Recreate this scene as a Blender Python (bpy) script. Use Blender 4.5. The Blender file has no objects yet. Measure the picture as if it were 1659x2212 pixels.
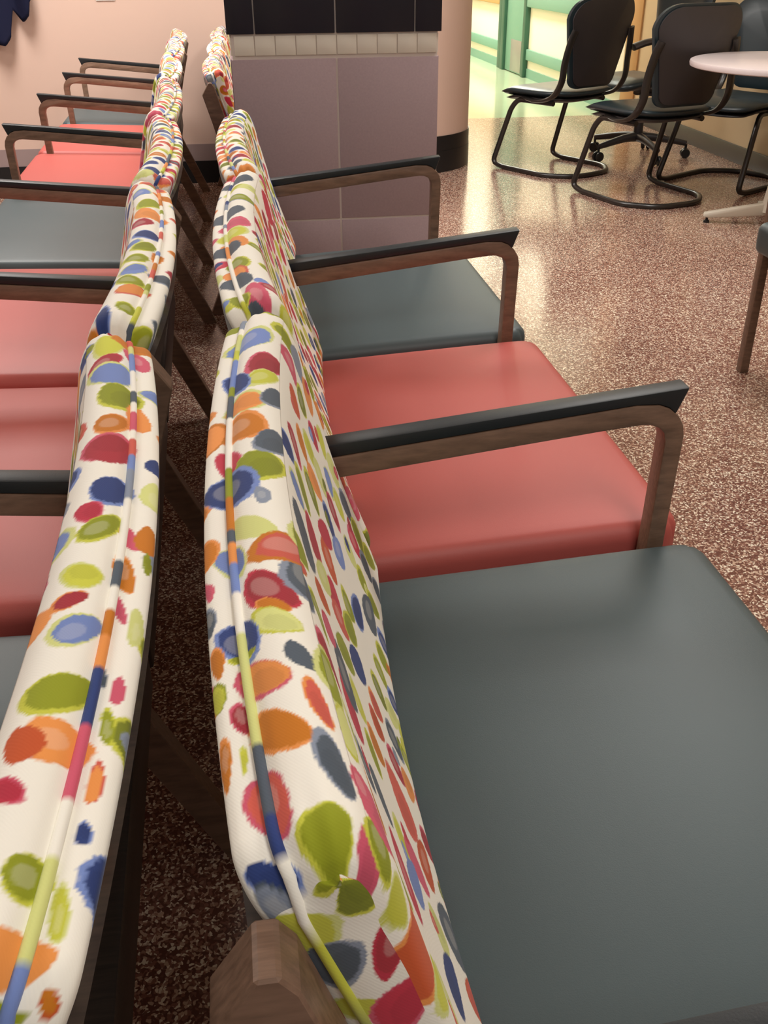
import bpy, bmesh, math, random
import numpy as np
from mathutils import Vector, Matrix

C = bpy.context.scene.collection
PI = math.pi
W = 0.75

# ------------------------------------------------------------------ materials
def lin(c):
    return tuple((v / 255 / 12.92) if v / 255 <= .04045 else ((v / 255 + .055) / 1.055) ** 2.4 for v in c)

def new_mat(name):
    m = bpy.data.materials.new(name); m.use_nodes = True
    nt = m.node_tree
    return m, nt, nt.nodes['Principled BSDF']

def simple(name, rgb, rough=.5, spec=.5, metal=0, noise=0.0, nscale=40, bump=0.0, bscale=400, coat=0, sheen=0):
    m, nt, b = new_mat(name)
    col = lin(rgb) + (1,)
    b.inputs['Base Color'].default_value = col
    b.inputs['Roughness'].default_value = rough
    b.inputs['Specular IOR Level'].default_value = spec
    b.inputs['Metallic'].default_value = metal
    b.inputs['Coat Weight'].default_value = coat
    b.inputs['Sheen Weight'].default_value = sheen
    tc = nt.nodes.new('ShaderNodeTexCoord')
    if noise:
        n = nt.nodes.new('ShaderNodeTexNoise'); n.inputs['Scale'].default_value = nscale; n.inputs['Detail'].default_value = 4
        nt.links.new(tc.outputs['Object'], n.inputs['Vector'])
        mx = nt.nodes.new('ShaderNodeMix'); mx.data_type = 'RGBA'
        mx.inputs[6].default_value = tuple(max(0, v * (1 - noise)) for v in col[:3]) + (1,)
        mx.inputs[7].default_value = tuple(min(1, v * (1 + noise)) for v in col[:3]) + (1,)
        nt.links.new(n.outputs['Fac'], mx.inputs[0]); nt.links.new(mx.outputs[2], b.inputs['Base Color'])
    if bump:
        n = nt.nodes.new('ShaderNodeTexNoise'); n.inputs['Scale'].default_value = bscale; n.inputs['Detail'].default_value = 2
        nt.links.new(tc.outputs['Object'], n.inputs['Vector'])
        bp = nt.nodes.new('ShaderNodeBump'); bp.inputs['Strength'].default_value = bump; bp.inputs['Distance'].default_value = .001
        nt.links.new(n.outputs['Fac'], bp.inputs['Height']); nt.links.new(bp.outputs[0], b.inputs['Normal'])
    return m

def wood_mat(name, rgb, rgb2):
    m, nt, b = new_mat(name)
    tc = nt.nodes.new('ShaderNodeTexCoord')
    mp = nt.nodes.new('ShaderNodeMapping'); mp.inputs['Scale'].default_value = (9, 130, 45)
    n = nt.nodes.new('ShaderNodeTexNoise'); n.inputs['Scale'].default_value = 2.2; n.inputs['Detail'].default_value = 6; n.inputs['Roughness'].default_value = .6
    nt.links.new(tc.outputs['Object'], mp.inputs[0]); nt.links.new(mp.outputs[0], n.inputs['Vector'])
    cr = nt.nodes.new('ShaderNodeValToRGB')
    cr.color_ramp.elements[0].position = .3; cr.color_ramp.elements[0].color = lin(rgb2) + (1,)
    cr.color_ramp.elements[1].position = .7; cr.color_ramp.elements[1].color = lin(rgb) + (1,)
    nt.links.new(n.outputs['Fac'], cr.inputs[0]); nt.links.new(cr.outputs[0], b.inputs['Base Color'])
    b.inputs['Roughness'].default_value = .42
    return m

def fabric_mat():
    m, nt, b = new_mat('printed_fabric')
    a = nt.nodes.new('ShaderNodeAttribute'); a.attribute_name = 'print'
    # fine weave lines
    tc = nt.nodes.new('ShaderNodeTexCoord')
    w = nt.nodes.new('ShaderNodeTexWave'); w.inputs['Scale'].default_value = 260; w.bands_direction = 'DIAGONAL'
    w.inputs['Distortion'].default_value = 1.5
    nt.links.new(tc.outputs['Object'], w.inputs['Vector'])
    bp = nt.nodes.new('ShaderNodeBump'); bp.inputs['Strength'].default_value = .08; bp.inputs['Distance'].default_value = .0004
    nt.links.new(w.outputs['Fac'], bp.inputs['Height']); nt.links.new(bp.outputs[0], b.inputs['Normal'])
    nt.links.new(a.outputs['Color'], b.inputs['Base Color'])
    b.inputs['Roughness'].default_value = .8; b.inputs['Specular IOR Level'].default_value = .25
    b.inputs['Sheen Weight'].default_value = .1
    return m

def terrazzo():
    m, nt, b = new_mat('terrazzo')
    tc = nt.nodes.new('ShaderNodeTexCoord')
    nz = nt.nodes.new('ShaderNodeTexNoise'); nz.inputs['Scale'].default_value = 60; nz.inputs['Detail'].default_value = 2
    nt.links.new(tc.outputs['Object'], nz.inputs['Vector'])
    add = nt.nodes.new('ShaderNodeVectorMath'); add.operation = 'MULTIPLY_ADD'
    add.inputs[1].default_value = (.012, .012, .012)
    nt.links.new(nz.outputs['Color'], add.inputs[0]); nt.links.new(tc.outputs['Object'], add.inputs[2])
    def chips(scale, lo, hi):
        v = nt.nodes.new('ShaderNodeTexVoronoi'); v.voronoi_dimensions = '2D'; v.inputs['Scale'].default_value = scale
        nt.links.new(add.outputs[0], v.inputs['Vector'])
        return v
    v1 = chips(165, 0, 0); v2 = chips(300, 0, 0)
    sep = nt.nodes.new('ShaderNodeSeparateColor'); nt.links.new(v1.outputs['Color'], sep.inputs[0])
    sep2 = nt.nodes.new('ShaderNodeSeparateColor'); nt.links.new(v2.outputs['Color'], sep2.inputs[0])
    r1 = nt.nodes.new('ShaderNodeValToRGB'); r1.color_ramp.interpolation = 'CONSTANT'
    els = [(0, TZ[0]), (.3, TZ[1]), (.5, TZ[2]), (.66, TZ[3]), (.8, TZ[4]), (.92, TZ[5])]
    cr = r1.color_ramp
    cr.elements[0].position = 0; cr.elements[0].color = lin(els[0][1]) + (1,)
    cr.elements[1].position = els[1][0]; cr.elements[1].color = lin(els[1][1]) + (1,)
    for p, c in els[2:]:
        e = cr.elements.new(p); e.color = lin(c) + (1,)
    nt.links.new(sep.outputs[0], r1.inputs[0])
    r2 = nt.nodes.new('ShaderNodeValToRGB'); r2.color_ramp.interpolation = 'CONSTANT'
    cr = r2.color_ramp
    cr.elements[0].position = 0; cr.elements[0].color = lin(TZ[0]) + (1,)
    cr.elements[1].position = .45; cr.elements[1].color = lin(TZ[1]) + (1,)
    for p, c in ((.7, TZ[3]), (.86, TZ[5])):
        e = cr.elements.new(p); e.color = lin(c) + (1,)
    nt.links.new(sep2.outputs[0], r2.inputs[0])
    # big chips only inside their cell
    lt = nt.nodes.new('ShaderNodeMath'); lt.operation = 'LESS_THAN'; lt.inputs[1].default_value = .42
    nt.links.new(v1.outputs['Distance'], lt.inputs[0])
    gt = nt.nodes.new('ShaderNodeMath'); gt.operation = 'GREATER_THAN'; gt.inputs[1].default_value = .45
    nt.links.new(sep.outputs[1], gt.inputs[0])
    mu = nt.nodes.new('ShaderNodeMath'); mu.operation = 'MULTIPLY'
    nt.links.new(lt.outputs[0], mu.inputs[0]); nt.links.new(gt.outputs[0], mu.inputs[1])
    mx = nt.nodes.new('ShaderNodeMix'); mx.data_type = 'RGBA'
    nt.links.new(mu.outputs[0], mx.inputs[0]); nt.links.new(r2.outputs[0], mx.inputs[6]); nt.links.new(r1.outputs[0], mx.inputs[7])
    nt.links.new(mx.outputs[2], b.inputs['Base Color'])
    b.inputs['Roughness'].default_value = .16
    n2 = nt.nodes.new('ShaderNodeTexNoise'); n2.inputs['Scale'].default_value = 3.5; n2.inputs['Detail'].default_value = 3
    nt.links.new(tc.outputs['Object'], n2.inputs['Vector'])
    bp = nt.nodes.new('ShaderNodeBump'); bp.inputs['Strength'].default_value = .25; bp.inputs['Distance'].default_value = .004
    nt.links.new(n2.outputs['Fac'], bp.inputs['Height']); nt.links.new(bp.outputs[0], b.inputs['Normal'])
    return m

TZ = [(112, 74, 64), (146, 104, 90), (176, 138, 120), (204, 174, 152), (126, 90, 78), (242, 230, 210)]

M = {}
M['fabric'] = fabric_mat()
M['grey'] = simple('grey_vinyl', (76, 89, 92), .46, .4, bump=.12, bscale=900)
M['red'] = simple('coral_red_vinyl', (188, 90, 83), .5, .4, bump=.12, bscale=900)
M['wood'] = wood_mat('walnut_wood', (140, 110, 91), (106, 82, 66))
M['dark_wood'] = wood_mat('dark_wood', (70, 56, 47), (50, 40, 34))
M['arm_black'] = simple('black_urethane', (30, 35, 38), .48, .5, bump=.1, bscale=600)
M['black_plastic'] = simple('black_plastic', (46, 42, 44), .42, .5)
M['teal_vinyl'] = simple('dark_teal_vinyl', (30, 44, 50), .35, .5)
M['tube'] = simple('black_tube', (38, 34, 32), .3, .6)
M['table'] = simple('speckled_laminate', (216, 204, 204), .3, .5, noise=.06, nscale=250)
M['table_base'] = simple('cream_metal', (208, 200, 184), .4)
M['pink'] = simple('pink_paint', (220, 190, 174), .6, .3, bump=.08, bscale=250)
M['lilac_band'] = simple('lilac_vinyl_band', (158, 138, 136), .5)
M['black_base'] = simple('black_cove_base', (24, 24, 26), .4)
M['tan'] = simple('yellow_tan_paint', (208, 186, 150), .6, .3)
M['orange_tan'] = simple('orange_tan_paint', (204, 160, 106), .6, .3)
M['cream_wall'] = simple('cream_paint', (242, 238, 218), .5, .3)
M['green'] = simple('sage_green', (120, 166, 146), .45, .4)
M['dark_green'] = simple('dark_green', (56, 96, 78), .45, .4)
M['kick'] = simple('brushed_steel', (170, 170, 165), .4, .5, metal=.6)
M['vinyl_floor'] = simple('corridor_vinyl', (186, 202, 170), .12, .5, noise=.08, nscale=1.5, bump=.3, bscale=3)
M['terrazzo'] = terrazzo()
M['lilac_tile'] = simple('lilac_tile', (176, 154, 158), .55, .3, noise=.1, nscale=180)
M['grout'] = simple('grout', (226, 214, 206), .8)
M['white_tile'] = simple('cream_tile', (236, 228, 214), .3, .5)
M['black_tile'] = simple('black_tile', (30, 30, 43), .35, .5)
M['ceiling'] = simple('ceiling_tile', (225, 222, 212), .9)
M['navy'] = simple('navy_cloth', (24, 27, 52), .85, .2)
M['metal'] = simple('chrome', (190, 190, 190), .25, metal=1)
M['steel_dark'] = simple('dark_bolt', (60, 58, 56), .35, metal=.8)

# ------------------------------------------------------------------ helpers
def link(name, me, mat=None, parent=None):
    o = bpy.data.objects.new(name, me); C.objects.link(o)
    if mat is not None and not me.materials: me.materials.append(mat)
    if parent: o.parent = parent
    return o

def tag(o, label=None, cat=None, group=None, kind=None):
    if label: o['label'] = label
    if cat: o['category'] = cat
    if group: o['group'] = group
    if kind: o['kind'] = kind
    return o

def empty(name, loc=(0, 0, 0), rz=0, **k):
    o = bpy.data.objects.new(name, None); C.objects.link(o)
    o.location = loc; o.rotation_euler = (0, 0, rz); o.empty_display_size = .1
    tag(o, **k); return o

def me_from(name, verts, faces, mat=None, smooth=True, angle=None):
    me = bpy.data.meshes.new(name); me.from_pydata([tuple(v) for v in verts], [], faces); me.update()
    if mat: me.materials.append(mat)
    bm = bmesh.new(); bm.from_mesh(me)
    bmesh.ops.recalc_face_normals(bm, faces=bm.faces)
    bm.to_mesh(me); bm.free()
    if smooth: me.polygons.foreach_set('use_smooth', [True] * len(me.polygons))
    if angle is not None: me.set_sharp_from_angle(angle=math.radians(angle))
    return me

def bevel_me(me, w, seg=2, ang=30):
    bm = bmesh.new(); bm.from_mesh(me)
    es = [e for e in bm.edges if len(e.link_faces) == 2 and e.calc_face_angle(0) > math.radians(ang)]
    bmesh.ops.bevel(bm, geom=es, offset=w, segments=seg, affect='EDGES', profile=.5, clamp_overlap=True)
    bm.to_mesh(me); bm.free()
    me.polygons.foreach_set('use_smooth', [True] * len(me.polygons)); me.set_sharp_from_angle(angle=math.radians(40))
    return me

def box_me(name, x0, x1, y0, y1, z0, z1, mat, bev=0, seg=2):
    v = [(x, y, z) for x in (x0, x1) for y in (y0, y1) for z in (z0, z1)]
    f = [(0, 1, 3, 2), (4, 6, 7, 5), (0, 4, 5, 1), (2, 3, 7, 6), (0, 2, 6, 4), (1, 5, 7, 3)]
    me = me_from(name, v, f, mat, smooth=False)
    if bev: bevel_me(me, bev, seg)
    return me

def prism_y(name, prof, y0, y1, mat, bev=0, seg=2, ang=30):
    n = len(prof)
    v = [(p[0], y0, p[1]) for p in prof] + [(p[0], y1, p[1]) for p in prof]
    f = [tuple(range(n)), tuple(range(2 * n - 1, n - 1, -1))] + [(i, (i + 1) % n, n + (i + 1) % n, n + i) for i in range(n)]
    me = me_from(name, v, f, mat, smooth=False)
    if bev: bevel_me(me, bev, seg, ang)
    else: me.set_sharp_from_angle(angle=math.radians(30))
    return me

def catmull(pts, n=8, closed=False):
    P = [Vector(p) for p in pts]; out = []
    m = len(P)
    rng = range(m) if closed else range(m - 1)
    for i in rng:
        if closed: a, b, c, d = P[(i - 1) % m], P[i], P[(i + 1) % m], P[(i + 2) % m]
        else: a, b, c, d = P[max(i - 1, 0)], P[i], P[i + 1], P[min(i + 2, m - 1)]
        for k in range(n):
            t = k / n
            out.append(.5 * ((2 * b) + (c - a) * t + (2 * a - 5 * b + 4 * c - d) * t * t + (3 * b - a - 3 * c + d) * t ** 3))
    if not closed: out.append(P[-1])
    return out

def rounded_path(pts, r, seg=6):
    """polyline with its inner corners rounded by radius r"""
    P = [Vector(p) for p in pts]; out = [P[0]]
    for i in range(1, len(P) - 1):
        a = (P[i - 1] - P[i]); b = (P[i + 1] - P[i])
        rr = min(r, a.length * .48, b.length * .48)
        p0 = P[i] + a.normalized() * rr; p1 = P[i] + b.normalized() * rr
        for k in range(seg + 1):
            t = k / seg
            out.append(p0 * (1 - t) ** 2 + P[i] * 2 * t * (1 - t) + p1 * t * t)
    out.append(P[-1]); return out

def tube_me(name, path, r, mat, seg=10, closed=False, flat=None):
    P = [Vector(p) for p in path]; n = len(P); verts = []; faces = []
    up = Vector((0, 0, 1)); prev = None
    for i in range(n):
        if closed: t = (P[(i + 1) % n] - P[(i - 1) % n]).normalized()
        else: t = (P[min(i + 1, n - 1)] - P[max(i - 1, 0)]).normalized()
        if prev is None:
            s = t.cross(up)
            if s.length < .1: s = t.cross(Vector((1, 0, 0)))
            s.normalize()
        else:
            s = prev - t * prev.dot(t); s.normalize()
        prev = s; q = t.cross(s)
        rr = r[i] if isinstance(r, (list, tuple)) else r
        for k in range(seg):
            a = 2 * PI * k / seg
            ca, sa = math.cos(a) * rr, math.sin(a) * rr
            if flat: ca *= flat[0]; sa *= flat[1]
            verts.append(P[i] + s * ca + q * sa)
    m = n if closed else n - 1
    for i in range(m):
        for k in range(seg):
            faces.append((i * seg + k, i * seg + (k + 1) % seg, ((i + 1) % n) * seg + (k + 1) % seg, ((i + 1) % n) * seg + k))
    if not closed:
        faces.append(tuple(range(seg - 1, -1, -1))); faces.append(tuple((n - 1) * seg + k for k in range(seg)))
    return me_from(name, verts, faces, mat, angle=50)

def lathe_me(name, prof, mat, seg=32, cx=0, cy=0, angle=35):
    verts = []; faces = []; n = len(prof)
    for k in range(seg):
        a = 2 * PI * k / seg
        for r, z in prof: verts.append((cx + r * math.cos(a), cy + r * math.sin(a), z))
    for k in range(seg):
        for i in range(n - 1):
            faces.append((k * n + i, k * n + i + 1, ((k + 1) % seg) * n + i + 1, ((k + 1) % seg) * n + i))
    me = me_from(name, verts, faces, mat)
    bm = bmesh.new(); bm.from_mesh(me); bmesh.ops.remove_doubles(bm, verts=bm.verts, dist=1e-5)
    bmesh.ops.recalc_face_normals(bm, faces=bm.faces); bm.to_mesh(me); bm.free()
    me.polygons.foreach_set('use_smooth', [True] * len(me.polygons)); me.set_sharp_from_angle(angle=math.radians(angle))
    return me

def join_me(name, parts, mat=None):
    bm = bmesh.new()
    for p in parts: bm.from_mesh(p)
    me = bpy.data.meshes.new(name); bm.to_mesh(me); bm.free()
    if mat: me.materials.append(mat)
    me.polygons.foreach_set('use_smooth', [True] * len(me.polygons)); me.set_sharp_from_angle(angle=math.radians(40))
    for p in parts: bpy.data.meshes.remove(p)
    return me

def xf(me, mtx):
    me.transform(mtx); return me

# ------------------------------------------------------------------ printed fabric
COL = dict(cream=(250, 246, 234), olive=(150, 158, 34), moss=(128, 136, 40), lime=(206, 208, 72), pale=(218, 222, 140),
           orange=(238, 152, 78), ochre=(204, 122, 30), coral=(214, 96, 80), rust=(202, 88, 44), red=(170, 48, 60),
           crimson=(200, 52, 74), pink=(214, 92, 116), blue=(122, 144, 204), navy=(48, 66, 124), slate=(84, 94, 106), grey=(140, 150, 168))
COLL = {k: np.array(lin(v)) for k, v in COL.items()}
PAIRS = [('olive', 'lime', .18), ('lime', 'pale', .12), ('moss', 'lime', .1), ('orange', 'orange', .12), ('ochre', 'orange', .1),
         ('coral', 'orange', .09), ('rust', 'coral', .07), ('red', 'pink', .12), ('crimson', 'pink', .08), ('pink', 'pink', .07),
         ('blue', 'pale', .07), ('navy', 'blue', .09), ('slate', 'grey', .13), ('pale', 'pale', .1), ('grey', 'grey', .04)]

def blob_list(seed, ext_v, ext_t, keep_out):
    rnd = random.Random(seed); out = []
    sv, st = .043, .044
    nv = int(ext_v / sv) + 2; nt_ = int(ext_t / st) + 2
    tot = sum(p[2] for p in PAIRS); last = None
    for i in range(nv):
        for j in range(nt_):
            v = (i + .5 * (j % 2)) * sv + rnd.uniform(-.008, .008); t = j * st + rnd.uniform(-.008, .008)
            x = rnd.uniform(0, tot)
            for p in PAIRS:
                x -= p[2]
                if x <= 0: break
            a = rnd.uniform(.018, .0255); b = rnd.uniform(.0145, .019); ang = rnd.uniform(-.55, .55)
            kind = rnd.random()
            if any(abs(v - k[0]) < k[2] and abs(t - k[1]) < k[3] for k in keep_out): continue
            out.append((v, t, a * math.cos(ang), a * math.sin(ang), -b * math.sin(ang), b * math.cos(ang), p[0], p[1]))
            if kind < .4:   # small overlapping spot
                q = rnd.choice(PAIRS)
                dv, dt = rnd.uniform(-.02, .02), rnd.uniform(-.02, .02)
                out.append((v + dv, t + dt, .009, 0, 0, .008, q[0], q[0]))
    return out

def smooth_noise(V, T, sc, ph):
    return (np.sin(V * sc * 1.0 + ph) * np.cos(T * sc * 1.3 + ph * 2.1) + .5 * np.sin(V * sc * 2.7 + T * sc * 2.1 + ph * 3) + .35 * np.sin(V * sc * 6.1 - T * sc * 5.3 + ph))

def paint(Vg, Tg, blobs):
    """Vg, Tg: arrays of cloth coordinates in metres; returns linear colours"""
    col = np.empty(Vg.shape + (3,)); col[:] = COLL['cream']
    vs = Vg[:, 0]; ts = Tg[0, :]
    for n, (v, t, av, at, bv, bt, c, rim) in enumerate(blobs):
        R = 1.35 * max(math.hypot(av, at), math.hypot(bv, bt))
        i0, i1 = np.searchsorted(vs, (v - R, v + R)); j0, j1 = np.searchsorted(ts, (t - R, t + R))
        if i1 <= i0 or j1 <= j0: continue
        V = Vg[i0:i1, j0:j1]; T = Tg[i0:i1, j0:j1]
        det = av * bt - at * bv
        if abs(det) < 1e-9: continue
        dv, dt = V - v, T - t
        p = (dv * bt - dt * bv) / det; q = (dt * av - dv * at) / det
        q = q + .16 * (p * p - .4)                    # slight bean bend
        rr = np.sqrt(p * p + (q * (1 + .22 * p)) ** 2)
        rr = rr + .03 * smooth_noise(V, T, 420, n * 1.7) + .009 * smooth_noise(V, T, 2300, n)
        sub = col[i0:i1, j0:j1]
        m = np.clip((1.0 - rr) / .05, 0, 1)[..., None]
        sub[:] = sub * (1 - m) + COLL[rim] * m
        w = .86 if rim != c else 1.0
        ph = math.sin(n * 12.9) * .12
        rr2 = rr / w + ph * p + .1 * q
        m = np.clip((1.0 - rr2) / .06, 0, 1)[..., None]
        base = COLL[c] * (1 + .07 * math.sin(n * 7.3))
        sub[:] = sub * (1 - m) + base * m
        if n % 3 == 0:   # darker wash inside
            m = np.clip((.62 - np.sqrt((p - .15) ** 2 + (q - .1) ** 2) + .03 * smooth_noise(V, T, 500, n)) / .06, 0, 1)[..., None] * .55
            sub[:] = sub * (1 - m) + base * .78 * m
        elif n % 3 == 1:
            m = np.clip((.5 - np.sqrt((p + .2) ** 2 + (q + .1) ** 2)) / .06, 0, 1)[..., None] * .4
            sub[:] = sub * (1 - m) + (base * .6 + COLL['cream'] * .4) * m
    return np.clip(col, 0, 1)

# backrest cross-section (u forward, z up); runs rear-bottom -> rear strip -> piping line -> crest -> front -> bottom
SEC = [(.098, .452), (.066, .56), (.034, .67), (.010, .742), (.001, .767), (.004, .7755), (.014, .7790),
       (.0195, .7805), (.028, .7895), (.040, .7935), (.052, .7905), (.063, .7800), (.0715, .762), (.077, .740), (.084, .708), (.095, .665), (.110, .608), (.128, .55), (.147, .495), (.157, .462), (.150, .447), (.125, .445)]
PIPE_I = 7
MARG = .0165

def bow(t, L):
    q = 2 * t / L - 1
    return .019 * (1 - q * q)

def section_samples(ds):
    P = catmull([(p[0], 0, p[1]) for p in SEC], 16)
    arr = np.array([(p.x, p.z) for p in P])
    d = np.hypot(*np.diff(arr, axis=0).T); s = np.concatenate([[0], np.cumsum(d)])
    n = int(s[-1] / ds) + 1
    ss = np.linspace(0, s[-1], n)
    u = np.interp(ss, s, arr[:, 0]); z = np.interp(ss, s, arr[:, 1])
    du = np.gradient(u); dz = np.gradient(z); L = np.hypot(du, dz)
    nu, nz = -dz / L, du / L
    return ss, u, z, nu, nz, s[PIPE_I * 16]

def partners(u, z):
    ns = len(z); ka = int(np.argmax(z + .15 * u)); k = np.arange(ns, dtype=float)
    par = np.where(k <= ka, ka + (ns - 1 - ka) * (ka - k) / ka, ka - ka * (k - ka) / (ns - 1 - ka))
    return ka, par

def cushion_grid(L, ds, dt):
    ss, u, z, nu, nz, sp = section_samples(ds)
    n = int(L / dt) + 1
    tt = np.linspace(0, L, n)
    d = np.minimum(tt, L - tt); r = .024
    inset = np.where(d < r, r - np.sqrt(np.maximum(r * r - (r - d) ** 2, 0)), 0) * .8
    S, T = np.meshgrid(ss, tt, indexing='ij')
    b = np.array([bow(t, L) for t in tt])
    q = 2 * tt / L - 1
    ka, par = partners(u, z); kk = np.arange(len(u))
    um = (u + np.interp(par, kk, u)) / 2; zm = (z + np.interp(par, kk, z)) / 2
    f_ = (inset / .052)[None, :]
    topw = np.clip((z - .69) / .08, 0, 1); topw = topw * topw * (3 - 2 * topw)
    U = u[:, None] + (um - u)[:, None] * f_ - b[None, :]
    Z = z[:, None] + (zm - z)[:, None] * f_ - inset[None, :] * .9 * topw[:, None]
    # crest sags slightly in the middle of its width, front has a soft hollow
    front = np.clip((z[:, None] - .45) / .3, 0, 1) * (S > sp + .05)
    U = U - front * .006 * (1 - q[None, :] ** 2)
    # soft wrinkles near the ends of the crest
    cre = np.exp(-((S - sp - .02) / .02) ** 2)
    endw = np.exp(-(d / .03) ** 2)[None, :]
    Z = Z - cre * endw * (.0012 * np.sin(S * 420) + .001)
    Y = T.copy()
    return S, T, U, Y, Z, sp

def cap_grid(S, U, Y, Z, sgn):
    ns = S.shape[0]; j = 0 if sgn > 0 else -1; mcol = 40
    ka, par = partners(U[:, S.shape[1] // 2], Z[:, S.shape[1] // 2]); q = np.linspace(0, 1, mcol + 1)[None, :]
    k = np.arange(0, ka + 1); ks = list(k); kk = np.arange(ns)
    p0 = np.stack([U[k, j], Y[k, j], Z[k, j]], -1)[:, None]
    p1 = np.stack([np.interp(par[k], kk, U[:, j]), Y[k, j], np.interp(par[k], kk, Z[:, j])], -1)[:, None]
    P = p0 * (1 - q[..., None]) + p1 * q[..., None]
    P[..., 1] -= sgn * .003 * 4 * q * (1 - q)
    Vc = np.repeat(S[k, 0][:, None], mcol + 1, 1); Tc = (2.0 if sgn > 0 else 2.4) + .052 * np.repeat(q, len(ks), 0)
    return P, Vc, Tc, ks

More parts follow.
